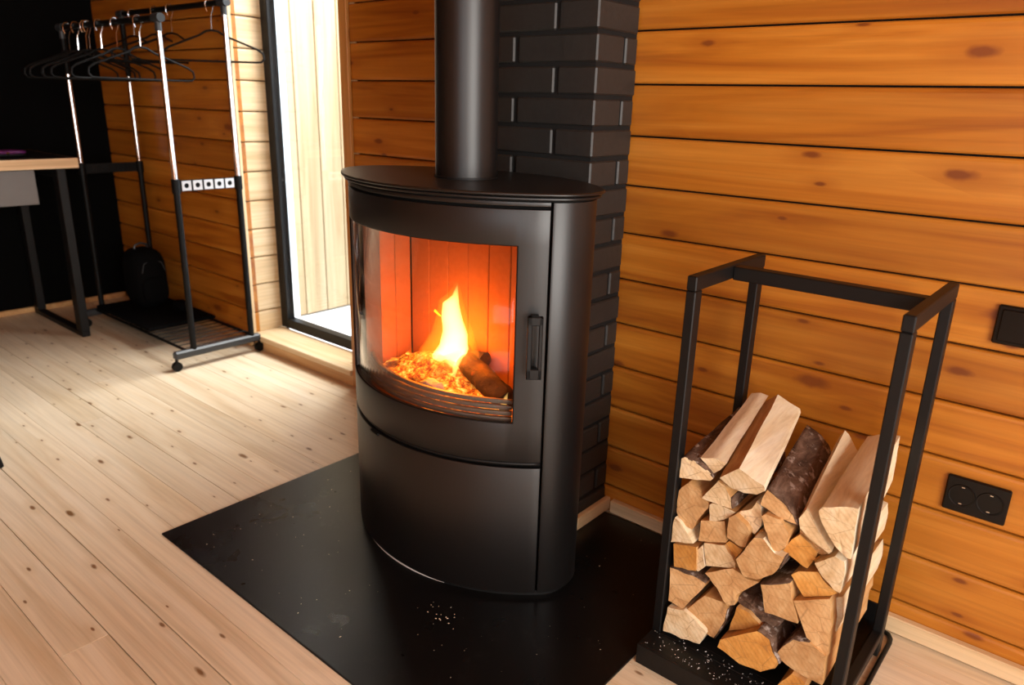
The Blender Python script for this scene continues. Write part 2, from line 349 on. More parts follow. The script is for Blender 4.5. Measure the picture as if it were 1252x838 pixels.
# window: sill step, trims, black frame, glass, bead
st = empty('window_sill'); tag(st, kind='structure', label='pale pine window step with an orange riser')
box('step_top', OX0+.001, OX1-.001, 1.872, 2.045, .050, .076, 'pale_pine', st, .003)
box('riser', OX0+.001, OX1-.001, 1.886, 1.905, .0005, .050, 'trim_pine', st)
tag(box('trim_1', OX0-.045, OX0+.001, YL-.016, YL-.001, .046, OZ1+.04, 'pale_pine_z', bev=.002), kind='structure')
tag(box('trim_2', OX1-.001, OX1+.048, YL-.016, YL-.001, .001, OZ1+.04, 'trim_pine_z', bev=.002), kind='structure')
tag(box('trim_3', OX0-.045, OX1+.048, YL-.0165, YL-.001, OZ1, OZ1+.05, 'trim_pine', bev=.002), kind='structure')
wn = tag(empty('window_1'), 'tall window with a slim black frame', None, None, 'structure')
for nm, a in (('frame_stile', (OX0, OX0+.055, 2.045, 2.095, .077, OZ1)), ('frame_stile', (OX1-.055, OX1, 2.045, 2.095, .077, OZ1)), ('frame_rail', (OX0+.055, OX1-.055, 2.045, 2.095, .077, .125)), ('frame_rail', (OX0+.055, OX1-.055, 2.045, 2.095, OZ1-.05, OZ1))):
    box(nm, *a, 'black_frame', wn, .003)
box('glass_pane', OX0+.05, OX1-.05, 2.068, 2.074, .12, OZ1-.045, 'glass', wn)
box('glazing_bead', OX0+.055, OX0+.073, 2.076, 2.11, .127, OZ1-.052, 'chrome', wn)
# outside: snowy terrace and the plank side wall of the porch
tag(box('terrace', -6, 1.0, 2.16, 9.0, -.12, -.03, 'terrace'), 'white snowy terrace outside the tall window', None, None, 'structure')
ow = tag(empty('porch_wall'), 'pale vertical plank wall of the porch outside', None, None, 'structure')
me = None
for k in range(22):
    yy = 2.17+k*.148
    if me is None:
        bm = bmesh.new(); bbox(bm, 0, .022, 0, .143, 0, 2.6, .003); me = mesh('plank', bm); me.materials.append(M['porch_pine'])
    o = bpy.data.objects.new('plank', me); col.objects.link(o); o.parent = ow; o.location = (-3.66+rng.uniform(0, .002), yy, -.02)
box('backing', -3.72, -3.662, 2.17, 5.5, -.03, 2.6, 'dark_gap', ow)

# ------------------------------------------------------------------ black painted brick chimney behind the stove
ch = tag(empty('brick_chimney', (-1.086, 1.59, 0)), 'black painted brick chimney column behind the stove', 'chimney')
CH, BH = .0755, .0655
box('mortar_core', -.51+.007, -.007, .007, .185, .0065, ZC-.001, 'mortar_black', ch)
bc = {}
def brick(lx, ly, x, y, z):
    k = (round(lx, 4), round(ly, 4))
    if k not in bc:
        bm = bmesh.new(); bbox(bm, 0, lx, 0, ly, 0, BH, .004); bc[k] = mesh('brick', bm); bc[k].materials.append(M['brick_black'])
    o = bpy.data.objects.new('brick', bc[k]); col.objects.link(o); o.parent = ch; o.location = (x+rng.uniform(-.001, .001), y+rng.uniform(-.0012, .0012), z); o.rotation_euler = (rng.uniform(-.004, .004), 0, rng.uniform(-.004, .004))
zc = 1.3705+.005-CH*18; row = 0
while zc+BH < ZC-.01:
    full = (row % 2 == 1)     # course above the mortar line at 1.3705 shows a half brick at the front corner
    if full:
        brick(.249, .118, -.249, 0, zc); brick(.249, .118, -.51, 0, zc); brick(.118, .054, -.118, .128, zc)
    else:
        brick(.118, .182, -.118, 0, zc); brick(.249, .118, -.378, 0, zc); brick(.118, .182, -.508, 0, zc)
    zc += CH; row += 1

# ------------------------------------------------------------------ hearth plate on the floor
bm = bmesh.new(); bbox(bm, -1.935, -.668, .783, 1.752, 0, .006, .0015)
hp = link('hearth_plate', mesh('hearth_plate', bm), 'hearth'); tag(hp, 'black steel hearth plate on the floor under the stove', 'floor plate')

# ------------------------------------------------------------------ wood stove
SX, SY, SR, SB, ST = -1.308, 1.357, .487, .224, .1075
tx = math.sqrt((SR-ST)**2-(SR-SB)**2); AL = math.degrees(math.atan2(tx, SR-SB))
def front(a, off=0.0):      # point on the front arc, a in degrees (positive to the right)
    return ((SR+off)*math.sin(R(a)), -SB+SR-(SR+off)*math.cos(R(a)))
def lens(off=0.0, n=36):
    pts = [front(-AL+2*AL*i/n, off) for i in range(n+1)]
    k = 14; h = 90-AL
    pts += [(tx+(ST+off)*math.cos(R(-h+2*h*i/k)), (ST+off)*math.sin(R(-h+2*h*i/k))) for i in range(1, k)]
    pts += [((SR+off)*math.sin(R(AL-2*AL*i/n)), SB-SR+(SR+off)*math.cos(R(AL-2*AL*i/n))) for i in range(n+1)]
    pts += [(-tx+(ST+off)*math.cos(R(180-h+2*h*i/k)), (ST+off)*math.sin(R(180-h+2*h*i/k))) for i in range(1, k)]
    return [(x, min(y_, .2295)) for x, y_ in pts]
stove = tag(empty('wood_stove', (SX, SY, 0)), 'black oval wood stove with a curved glass door and burning fire', 'stove')
def part_prism(name, outline, z0, z1, m='black_steel', bev=.002, parent=None):
    bm = bmesh.new(); prism(bm, outline, z0, z1); o = link(name, mesh(name, bm, True, 35), m, parent or stove)
    if bev: modbevel(o, bev, 2, 50)
    return o
part_prism('plinth', lens(-.012), .006, .020, 'black_frame', 0)
part_prism('base_plate', lens(-.022), .018, .026)
sa = [-42+58*i/24 for i in range(25)]
tube('base_rim', [(*front(a, -.010), .0085) for a in sa], [.0004+.0022*math.sin(math.pi*i/24) for i in range(25)], 'dust', stove, 6)
# side and back shell (open at the front, where the doors sit)
DA = 44.75
def sheet(name, pts, zs, thick, m, parent=None, skip=None, bev=.0015, off=-1):
    bm = bmesh.new(); g = [[bm.verts.new((x, y, z)) for (x, y) in pts] for z in zs]
    for a in range(len(zs)-1):
        for b in range(len(pts)-1):
            if skip and skip(a, b): continue
            bm.faces.new((g[a][b], g[a][b+1], g[a+1][b+1], g[a+1][b]))
    bmesh.ops.delete(bm, geom=[v_ for v_ in bm.verts if not v_.link_faces], context='VERTS')
    me_ = bpy.data.meshes.new(name); bm.to_mesh(me_); bm.free()
    me_.polygons.foreach_set('use_smooth', [True]*len(me_.polygons)); me_.set_sharp_from_angle(angle=R(35))
    o = link(name, me_, m, parent or stove)
    so = o.modifiers.new('solid', 'SOLIDIFY'); so.thickness = thick; so.offset = off; so.use_even_offset = True
    if bev: modbevel(o, bev, 2, 60)
    return o
full_l = lens(0.0)
h = 90-AL
rightside = [front(DA+.55)] + [front(AL)] + [(tx+ST*math.cos(R(-h+2*h*i/14)), ST*math.sin(R(-h+2*h*i/14))) for i in range(1, 14)]
back = [(SR*math.sin(R(AL-2*AL*i/30)), SB-SR+SR*math.cos(R(AL-2*AL*i/30))) for i in range(31)]
sheet('side_panel', rightside+back[:3], [.021, 1.0], .012, 'black_steel')
sheet('side_panel', back[-3:]+[(-x, y_) for (x, y_) in rightside[::-1]], [.021, 1.0], .012, 'black_steel')
sheet('back_panel', back[2:-2], [.021, 1.0], .012, 'black_steel')
# dark inner carcass behind the door gaps
cl_ = [-45.5+91*i/40 for i in range(41)]
GA, GZ0, GZ1 = 36.7, .485, .905
car = [front(a, -.016) for a in cl_]
sheet('carcass', car, [.024, GZ0-.02, GZ1+.015, 1.0], .006, 'dark_gap', skip=lambda a, b: a == 1 and abs(cl_[b]+1.1) < GA+.4, bev=0)
# lower door
ang = [-DA+2*DA*i/36 for i in range(37)]
sheet('lower_door', [front(a) for a in ang], [.021, .370], .012, 'black_steel')
sheet('divider_strip', [front(a, -.006) for a in ang], [.3735, .3815], .012, 'black_frame', bev=0)
tube('lower_door_catch', [(front(a, .002)[0], front(a, .002)[1], .366) for a in (-15, -13.5, -12, -10.5)], .004, 'black_frame', stove, 6)
# upper door: frame with curved glass
a_in = [-GA+2*GA*i/30 for i in range(31)]; a_all = [-DA, -DA+4] + a_in + [DA-4, DA]
door = sheet('door', [front(a) for a in a_all], [.385, GZ0, GZ1, .984], .014, 'black_steel', skip=lambda a, b: a == 1 and 2 <= b <= 31)
gl = sheet('door_glass', [front(a, -.008) for a in [-GA-.6+2*(GA+.6)*i/32 for i in range(33)]], [GZ0-.008, GZ1+.008], .004, 'stove_glass', door, bev=0); gl.parent = door
tube('glass_seal', [(front(a, -.003)[0], front(a, -.003)[1], GZ0-.001) for a in a_in]+[(front(GA, -.003)[0], front(GA, -.003)[1], GZ1+.001)]+[(front(a, -.003)[0], front(a, -.003)[1], GZ1+.001) for a in a_in[::-1]]+[(front(-GA, -.003)[0], front(-GA, -.003)[1], GZ0+.2), (front(-GA, -.003)[0], front(-GA, -.003)[1], GZ0-.001)], .0025, 'dark_gap', door, 6)
# top strip above the door
sheet('top_strip', [front(a) for a in ang], [.9905, 1.0], .012, 'black_steel', bev=.001)
# handle: flat bar held off the door edge on two stubs
hb = empty('handle', parent=stove)
hx, hy = front(41.6, .034); hrot = R(41.6)
bm = bmesh.new()
for (x0, x1, z0, z1) in ((-.017, .017, .612, .636), (-.017, .017, .738, .757), (-.017, -.0065, .612, .757), (.0085, .017, .612, .757)): bbox(bm, x0, x1, -.007, .007, z0, z1, .0015)
link('handle_bar', mesh('handle_bar', bm), 'black_frame', hb, (hx, hy, 0), (0, 0, hrot))
for z in (.622, .746):
    box('handle_stub', -.009, .009, .0, .032, z-.008, z+.008, 'black_frame', hb, .0015, (hx, hy, 0), (0, 0, hrot))
# top plates
part_prism('top_collar', lens(-.004), 1.0, 1.004, 'dark_gap', 0)
part_prism('top_plate', lens(.010), 1.004, 1.011, bev=.0022)
part_prism('top_groove', lens(.002), 1.011, 1.013, 'dark_gap', 0)
part_prism('top_plate', lens(.017), 1.013, 1.0205, bev=.0028)
# flue pipe
bm = bmesh.new()
tube_bm(bm, [(0, .013, 1.019), (0, .013, ZC-.0005)], .0765, 48)
link('flue_pipe', mesh('flue_pipe', bm, True), 'black_steel', stove)
bm = bmesh.new()
tube_bm(bm, [(0, .013, 1.0205), (0, .013, 1.026)], .0795, 48)
link('flue_collar', mesh('flue_collar', bm, True), 'black_frame', stove)

# firebox lining, panel by panel
FB = empty('firebox', parent=stove)
fx0, fx1, fy = -.262, .262, .062
npan = 7; pw = (fx1-fx0)/npan
for k in range(npan):
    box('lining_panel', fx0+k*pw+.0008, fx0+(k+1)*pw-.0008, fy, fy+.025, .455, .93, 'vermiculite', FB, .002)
for s in (-1, 1):
    for k in range(2):
        xa = fx0-.025 if s < 0 else fx1
        ya = fy-.001-(k+1)*.058
        o = box('lining_panel', 0, .025, .0008, .0572, .455, .93, 'vermiculite', FB, .002, (xa, ya, 0))
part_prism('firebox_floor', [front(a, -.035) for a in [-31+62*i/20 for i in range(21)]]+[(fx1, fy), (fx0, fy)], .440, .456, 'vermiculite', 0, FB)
bm = bmesh.new(); bbox(bm, fx0, fx1, -.065, .105, -.009, .009, .002)
link('baffle_plate', mesh('baffle_plate', bm), 'vermiculite', FB, (0, -.045, .905), (R(-7), 0, 0))
for s in (-1, 1):
    x1_ = front(s*36.9, -.03)
    part_prism('door_jamb', [(s*.250, -.062), (s*.256, -.056), (s*.287, -.056), (x1_[0]+s*.004, x1_[1]+.006), (x1_[0]-s*.002, x1_[1]+.004)], .45, .95, 'soot_steel', 0, FB)
part_prism('firebox_roof', [front(a, -.03) for a in [-36+72*i/20 for i in range(21)]]+[(fx1+.03, .09), (fx0-.03, .09)], .935, .945, 'dark_gap', 0, FB)
# curved ash lip behind the glass, its repeated reflections shaped as stacked bars
for k, zz in enumerate((.4765, .4895, .5025, .5155)):
    sheet('lip_and_reflection', [front(a, -.030-.005*k) for a in [-36+72*i/24 for i in range(25)]], [zz, zz+.0105], .010, 'grey_metal', FB, bev=.001)
# ember bed, charred log, ash, flames
fire = tag(empty('wood_fire', (SX, SY, 0)), 'burning ember bed with charred log and yellow flame inside the stove', 'fire')
def mound(name, x0, x1, y0, y1, zbase, peak, m, nx=60, ny=34, seed=0, amp=.012, cx=0, cw=.2):
    bm = bmesh.new(); g = []
    for j in range(ny+1):
        rw = []
        for i in range(nx+1):
            x = x0+(x1-x0)*i/nx; yv = y0+(y1-y0)*j/ny
            e = max(0, min(1, min(i, nx-i)/4.0))*max(0, min(1, min(j, ny-j)/3.0))
            hgt = peak*math.exp(-((x-cx)/cw)**2-((yv-(y0+y1)/2-.03)/.13)**2)+amp*noise.noise(Vector((x*38, yv*38, seed)))+amp*.9*abs(noise.noise(Vector((x*75, yv*75, seed+4))))
            yv = max(yv, -SB+SR-math.sqrt((SR-.062)**2-x*x)) if abs(x) < .3 else yv
            rw.append(bm.verts.new((x, yv, zbase+max(0, hgt+.012)*e)))
        g.append(rw)
    for j in range(ny):
        for i in range(nx): bm.faces.new((g[j][i], g[j][i+1], g[j+1][i+1], g[j+1][i]))
    return link(name, mesh(name, bm, True, 180), m, fire)
mound('ember_bed', -.255, .255, -.165, .058, .457, .075, 'embers', cx=-.06, cw=.17)
def rough_log(name, p0, p1, rad, m, parent, seed=0, n=22, seg=18, amp=.16):
    p0, p1 = Vector(p0), Vector(p1); d = (p1-p0).normalized(); x = d.cross(Vector((0, 0, 1))).normalized(); y_ = d.cross(x); bm = bmesh.new(); rs = []
    for i in range(n+1):
        c = p0.lerp(p1, i/n); rr_ = []
        for k in range(seg):
            a = 2*math.pi*k/seg; q = x*math.cos(a)+y_*math.sin(a)*.85
            f = rad*(1+amp*noise.noise(Vector((c.x*30+q.x*2, c.y*30+q.y*2, c.z*30+q.z*2+seed)))+.08*noise.noise(q*9+c*90))
            rr_.append(bm.verts.new(c+q*f))
        rs.append(rr_)
    for i in range(n):
        for k in range(seg): bm.faces.new((rs[i][k], rs[i][(k+1) % seg], rs[i+1][(k+1) % seg], rs[i+1][k]))
    bm.faces.new(rs[0][::-1]); bm.faces.new(rs[-1]); return link(name, mesh(name, bm, True, 50), m, parent)
rough_log('charred_log', (.02, .0, .540), (.225, -.070, .505), .033, 'char', fire, 3)
rough_log('charred_log', (-.10, .02, .527), (.06, .03, .548), .024, 'char', fire, 9)
rough_log('charred_log', (-.05, -.02, .53), (.0, .035, .565), .014, 'char', fire, 5)
mound('ash', -.03, .06, -.16, -.10, .490, .018, 'ash', 20, 12, 11, .008, .01, .06)
def tongue(name, pts, rads, m, squash=.6, seg=20):
    """a flame tongue: a closed lofted body along a wandering spine"""
    bm = bmesh.new(); rs = []
    n = len(pts)*5-4
    for i in range(n):
        u = i/(n-1)*(len(pts)-1); k = min(int(u), len(pts)-2); f = u-k; f = f*f*(3-2*f)
        c = Vector(pts[k]).lerp(Vector(pts[k+1]), f); r_ = rads[k]+(rads[k+1]-rads[k])*f
        rs.append([bm.verts.new(c+Vector((math.cos(2*math.pi*j/seg)*r_*(1+.12*noise.noise(Vector((j*.7, i*.35, len(pts))))), math.sin(2*math.pi*j/seg)*r_*squash, 0))) for j in range(seg)])
    for i in range(n-1):
        for j in range(seg): bm.faces.new((rs[i][j], rs[i][(j+1) % seg], rs[i+1][(j+1) % seg], rs[i+1][j]))
    bm.faces.new(rs[0][::-1]); bm.faces.new(rs[-1]); return link(name, mesh(name, bm, True, 180), m, fire)
fy0 = -.02
tongue('flame', [(-.028, fy0, .515), (-.026, fy0, .545), (-.010, fy0, .58), (-.004, fy0, .62), (-.016, fy0, .66), (-.020, fy0, .695), (-.004, fy0, .72), (.004, fy0, .752)], [.042, .056, .046, .040, .034, .027, .011, .0008], 'flame_core')
tongue('flame', [(-.035, fy0, .50), (-.03, fy0, .55), (-.012, fy0, .61), (-.016, fy0, .66), (-.02, fy0, .70), (-.004, fy0, .73), (.004, fy0, .765)], [.08, .098, .072, .052, .041, .020, .001], 'flame_edge')
tongue('flame', [(-.06, fy0, .655), (-.085, fy0, .668), (-.105, fy0, .655), (-.118, fy0, .645)], [.004, .007, .006, .001], 'flame_edge')
tongue('flame', [(.045, fy0-.055, .525), (.052, fy0-.055, .555), (.07, fy0-.05, .59), (.085, fy0-.05, .62)], [.005, .010, .007, .0006], 'flame_core')
tongue('flame', [(.235, -.10, .50), (.24, -.10, .52), (.250, -.10, .545)], [.010, .008, .0006], 'flame_core')
tongue('flame', [(-.145, fy0-.03, .505), (-.148, fy0-.03, .535), (-.14, fy0-.03, .562)], [.014, .011, .0006], 'flame_edge')
for (x, yv, z, p, rad) in ((-.02, fy0-.02, .60, 6.0, .05), (-.12, -.05, .54, 3.0, .05), (.10, -.03, .57, 1.2, .04)):
    l = bpy.data.lights.new('fire_glow', 'POINT'); l.energy = p; l.color = (1, .17, .004); l.shadow_soft_size = rad
    o = bpy.data.objects.new('fire_glow', l); col.objects.link(o); o.location = (SX+x, SY+yv, z)

# ------------------------------------------------------------------ firewood rack
FX0, FX1, FY0, FY1, FZ = -.660, -.246, 1.325, 1.665, .885
fr = tag(empty('firewood_rack', (FX0, FY0, 0)), 'black square-tube metal rack holding stacked firewood', 'firewood rack')
def rb(name, x0, x1, y0, y1, z0, z1, bev=.002): return box(name, x0-FX0, x1-FX0, y0-FY0, y1-FY0, z0, z1, 'black_frame', fr, bev)
T = .021
for x in (FX0, FX1-T):
    for (ya, yb) in ((FY0, FY0+.030), (FY1-.030, FY1)): rb('post', x, x+T, ya, yb, .008, FZ-.0305)
    rb('top_rail', x, x+T, FY0, FY1, FZ-.030, FZ)
    rb('bottom_rail', x, x+T, FY0+.0305, FY1-.0305, .050, .075)
rb('cross_bar', FX0+T, FX1-T, 1.492, 1.522, FZ-.032, FZ-.003)
bm = bmesh.new()
# folded tray: deck, front lip folded down, back lip
for b_ in ((FX0+.022, FX1-.022, 1.345, 1.70, .044, .050), (FX0+.002, FX1-.002, 1.262, 1.324, .044, .050), (FX0+.022, FX1-.022, 1.324, 1.346, .044, .050), (FX0+.002, FX1-.002, 1.256, 1.262, .0, .050), (FX0+.022, FX1-.022, 1.70, 1.706, .008, .10)): bbox(bm, b_[0]-FX0, b_[1]-FX0, b_[2]-FY0, b_[3]-FY0, b_[4], b_[5], .001)
link('tray', mesh('tray', bm), 'black_frame', fr)
def rod(pts): return [(x-FX0, y_-FY0, z) for x, y_, z in pts]
lp = [(-.238, 1.36, .006), (-.238, 1.71, .006), (-.2405, 1.728, .006), (-.248, 1.741, .006), (-.262, 1.747, .006), (-.30, 1.748, .006), (-.60, 1.748, .006), (-.64, 1.746, .006), (-.654, 1.738, .006), (-.661, 1.722, .006), (-.664, 1.70, .006), (-.664, 1.36, .006)]
tube('foot_rod', rod(lp), .0055, 'black_frame', fr, 8)

# ------------------------------------------------------------------ firewood
LOGS = {
    'T1': ([(-0.6401, 0.4874), (-0.6295, 0.4945), (-0.6107, 0.4942), (-0.5883, 0.4885), (-0.5725, 0.4806), (-0.559, 0.4719), (-0.5669, 0.4615), (-0.596, 0.4532), (-0.6356, 0.4445)], 1.335, 1.625, -0.045, 0.026),
    'T2': ([(-0.5981, 0.5007), (-0.5852, 0.4909), (-0.5668, 0.4747), (-0.5522, 0.4891), (-0.542, 0.5061), (-0.5677, 0.5105)], 1.345, 1.64, -0.030, 0.057),
    'T3': ([(-0.547, 0.4783), (-0.5269, 0.4973), (-0.5072, 0.5142), (-0.4782, 0.5036), (-0.4529, 0.4936), (-0.4488, 0.4854), (-0.4647, 0.4702), (-0.4915, 0.4642), (-0.5196, 0.4634)], 1.33, 1.63, -0.047, 0.06),
    'T4': ([(-0.4569, 0.4498), (-0.4534, 0.4722), (-0.4483, 0.4872), (-0.4269, 0.4774), (-0.4065, 0.4647), (-0.3931, 0.452), (-0.3812, 0.4362), (-0.4091, 0.4337), (-0.4388, 0.4439)], 1.335, 1.63, -0.035, 0.035),
    'T5': ([(-0.3801, 0.4501), (-0.3697, 0.4738), (-0.3602, 0.4666), (-0.345, 0.4453), (-0.325, 0.4235), (-0.311, 0.4061), (-0.3155, 0.3999), (-0.3524, 0.4143), (-0.3754, 0.4297)], 1.335, 1.63, -0.029, 0.06),
    'T6': ([(-0.3435, 0.4881), (-0.3384, 0.4982), (-0.3084, 0.5115), (-0.2763, 0.5191), (-0.2761, 0.4839), (-0.2727, 0.4145), (-0.2817, 0.4144), (-0.302, 0.4271), (-0.3241, 0.4501), (-0.3379, 0.4715)], 1.32, 1.62, -0.011, 0.04),
    'a': ([(-0.6612, 0.3776), (-0.6408, 0.4097), (-0.615, 0.4423), (-0.5886, 0.4262), (-0.5658, 0.4039), (-0.5662, 0.3959), (-0.5855, 0.3626), (-0.5971, 0.3304), (-0.6172, 0.3349), (-0.6394, 0.3563)], 1.34, 1.63, 0, 0),
    'b': ([(-0.5801, 0.4163), (-0.5653, 0.4427), (-0.5502, 0.4702), (-0.535, 0.4623), (-0.5196, 0.4412), (-0.5134, 0.4165), (-0.5397, 0.4156)], 1.335, 1.625, 0, 0),
    'c': ([(-0.5646, 0.4049), (-0.5574, 0.4114), (-0.5311, 0.4113), (-0.5053, 0.4107), (-0.5185, 0.393), (-0.5521, 0.367), (-0.5606, 0.3663)], 1.34, 1.625, 0, 0),
    'd': ([(-0.5076, 0.398), (-0.4982, 0.4142), (-0.4762, 0.4285), (-0.469, 0.4488), (-0.4579, 0.4385), (-0.4526, 0.3991), (-0.4639, 0.3724), (-0.4844, 0.3857)], 1.345, 1.625, 0, 0),
    'e': ([(-0.4499, 0.4319), (-0.4415, 0.4406), (-0.4128, 0.438), (-0.3914, 0.4183), (-0.3936, 0.3845), (-0.4034, 0.3707), (-0.4169, 0.366), (-0.4332, 0.3977)], 1.325, 1.625, 0, 0),
    'f': ([(-0.4016, 0.3669), (-0.3882, 0.3969), (-0.3756, 0.4129), (-0.3538, 0.4041), (-0.3362, 0.3911), (-0.3403, 0.3735), (-0.35, 0.3477), (-0.369, 0.3522)], 1.34, 1.625, 0, 0),
    'f2': ([(-0.3799, 0.4195), (-0.3513, 0.4048), (-0.3179, 0.3914), (-0.3357, 0.3819), (-0.3613, 0.389), (-0.3781, 0.4017)], 1.35, 1.625, 0, 0),
    'g': ([(-0.3361, 0.3743), (-0.3014, 0.4057), (-0.2846, 0.401), (-0.2796, 0.3771), (-0.2814, 0.3328), (-0.2939, 0.3351), (-0.318, 0.3531)], 1.325, 1.625, 0, 0),
    'g2': ([(-0.3492, 0.3593), (-0.3348, 0.3774), (-0.3059, 0.4004), (-0.2995, 0.3892), (-0.3096, 0.386), (-0.3436, 0.3546)], 1.36, 1.625, 0, 0),
    'h': ([(-0.6425, 0.3142), (-0.6347, 0.3496), (-0.623, 0.3458), (-0.6055, 0.327), (-0.5849, 0.3046), (-0.6383, 0.2875)], 1.33, 1.625, 0, 0),
    'h2': ([(-0.6412, 0.3238), (-0.6108, 0.3087), (-0.6011, 0.2911), (-0.6018, 0.2798), (-0.6206, 0.2991)], 1.37, 1.625, 0, 0),
    'i': ([(-0.6325, 0.2868), (-0.5774, 0.3001), (-0.5714, 0.2417), (-0.5984, 0.2358), (-0.6249, 0.2285)], 1.33, 1.625, 0, 0),
    'i2': ([(-0.5778, 0.2902), (-0.5665, 0.3069), (-0.5567, 0.2647), (-0.5539, 0.2601), (-0.569, 0.2394), (-0.5725, 0.2386)], 1.335, 1.625, 0, 0),
    'j': ([(-0.5795, 0.3103), (-0.5784, 0.3606), (-0.5273, 0.3805), (-0.5168, 0.3327), (-0.5465, 0.3196)], 1.34, 1.625, 0, 0),
    'k': ([(-0.5146, 0.3985), (-0.5031, 0.4087), (-0.4814, 0.3964), (-0.4686, 0.3842), (-0.4723, 0.3455), (-0.482, 0.3426), (-0.5133, 0.3511), (-0.5158, 0.3709)], 1.33, 1.625, 0, 0),
    'l': ([(-0.5631, 0.3136), (-0.5187, 0.3289), (-0.4919, 0.2977), (-0.4903, 0.2848), (-0.5535, 0.2609)], 1.335, 1.625, 0, 0),
    'm': ([(-0.5188, 0.3283), (-0.5136, 0.3349), (-0.4836, 0.329), (-0.4976, 0.3006)], 1.345, 1.625, 0, 0),
    'n': ([(-0.4868, 0.3161), (-0.4728, 0.3414), (-0.4545, 0.3822), (-0.437, 0.3872), (-0.4111, 0.3643), (-0.3913, 0.3653), (-0.3966, 0.3361), (-0.4081, 0.3162), (-0.4389, 0.2917), (-0.4655, 0.2845)], 1.32, 1.625, 0, 0),
    'n2': ([(-0.4646, 0.3671), (-0.4532, 0.3879), (-0.4437, 0.3815), (-0.447, 0.3697), (-0.459, 0.3667)], 1.35, 1.625, 0, 0),
    'o': ([(-0.6354, 0.2188), (-0.58, 0.2254), (-0.5487, 0.2202), (-0.5525, 0.2049), (-0.5735, 0.1671), (-0.5952, 0.1287), (-0.6325, 0.1324), (-0.631, 0.1908)], 1.335, 1.625, 0, 0),
    'p': ([(-0.5516, 0.2474), (-0.4931, 0.2865), (-0.4614, 0.2762), (-0.4356, 0.2805), (-0.4771, 0.2269), (-0.4777, 0.2043), (-0.4935, 0.1923), (-0.5203, 0.2246)], 1.33, 1.625, 0, 0),
    'q': ([(-0.4303, 0.281), (-0.3743, 0.3102), (-0.3656, 0.2821), (-0.3468, 0.2308), (-0.3623, 0.2262), (-0.4127, 0.223)], 1.325, 1.625, 0, 0),
    'r': ([(-0.3768, 0.3233), (-0.3636, 0.3378), (-0.3298, 0.3521), (-0.3099, 0.3363), (-0.288, 0.3252), (-0.3004, 0.3124), (-0.3469, 0.2861), (-0.3617, 0.3038)], 1.335, 1.625, 0, 0),
    's': ([(-0.3626, 0.2758), (-0.2974, 0.3142), (-0.2866, 0.2589), (-0.2815, 0.1885), (-0.3028, 0.1957), (-0.3258, 0.2085)], 1.325, 1.625, 0, 0),
    's2': ([(-0.3018, 0.2914), (-0.283, 0.3073), (-0.2772, 0.2612), (-0.2823, 0.223), (-0.2898, 0.2255)], 1.36, 1.64, 0, 0),
    't': ([(-0.6329, 0.0728), (-0.6276, 0.1242), (-0.5878, 0.1361), (-0.564, 0.1285), (-0.5318, 0.1119), (-0.5296, 0.1054), (-0.5405, 0.0704), (-0.5855, 0.061), (-0.6313, 0.0575)], 1.325, 1.625, 0, 0),
    'u': ([(-0.5889, 0.1298), (-0.5478, 0.1885), (-0.51, 0.1927), (-0.4941, 0.183), (-0.4967, 0.1493), (-0.5153, 0.0955), (-0.5317, 0.0973), (-0.5619, 0.1145)], 1.335, 1.625, 0, 0),
    'v': ([(-0.485, 0.1329), (-0.4758, 0.199), (-0.4466, 0.1968), (-0.4164, 0.178), (-0.4199, 0.1719)], 1.335, 1.625, 0, 0),
    'v2': ([(-0.4812, 0.2057), (-0.4756, 0.2163), (-0.4427, 0.2112), (-0.4082, 0.2013), (-0.383, 0.2026), (-0.3987, 0.1797), (-0.4167, 0.1722), (-0.4484, 0.1909)], 1.345, 1.625, 0, 0),
    'w': ([(-0.4967, 0.0989), (-0.4939, 0.1197), (-0.4175, 0.1836), (-0.3908, 0.1779), (-0.381, 0.1531), (-0.3642, 0.1313), (-0.3695, 0.1166), (-0.3985, 0.09), (-0.445, 0.0849)], 1.31, 1.625, 0, 0),
    'x': ([(-0.3778, 0.141), (-0.365, 0.1703), (-0.3495, 0.194), (-0.3174, 0.2046), (-0.2832, 0.1911), (-0.2812, 0.1235), (-0.3081, 0.1213), (-0.3459, 0.1252)], 1.32, 1.625, 0, 0),
    'y': ([(-0.3613, 0.0809), (-0.3372, 0.1233), (-0.3101, 0.1175), (-0.309, 0.0896), (-0.3457, 0.0607)], 1.31, 1.625, 0, 0),
}
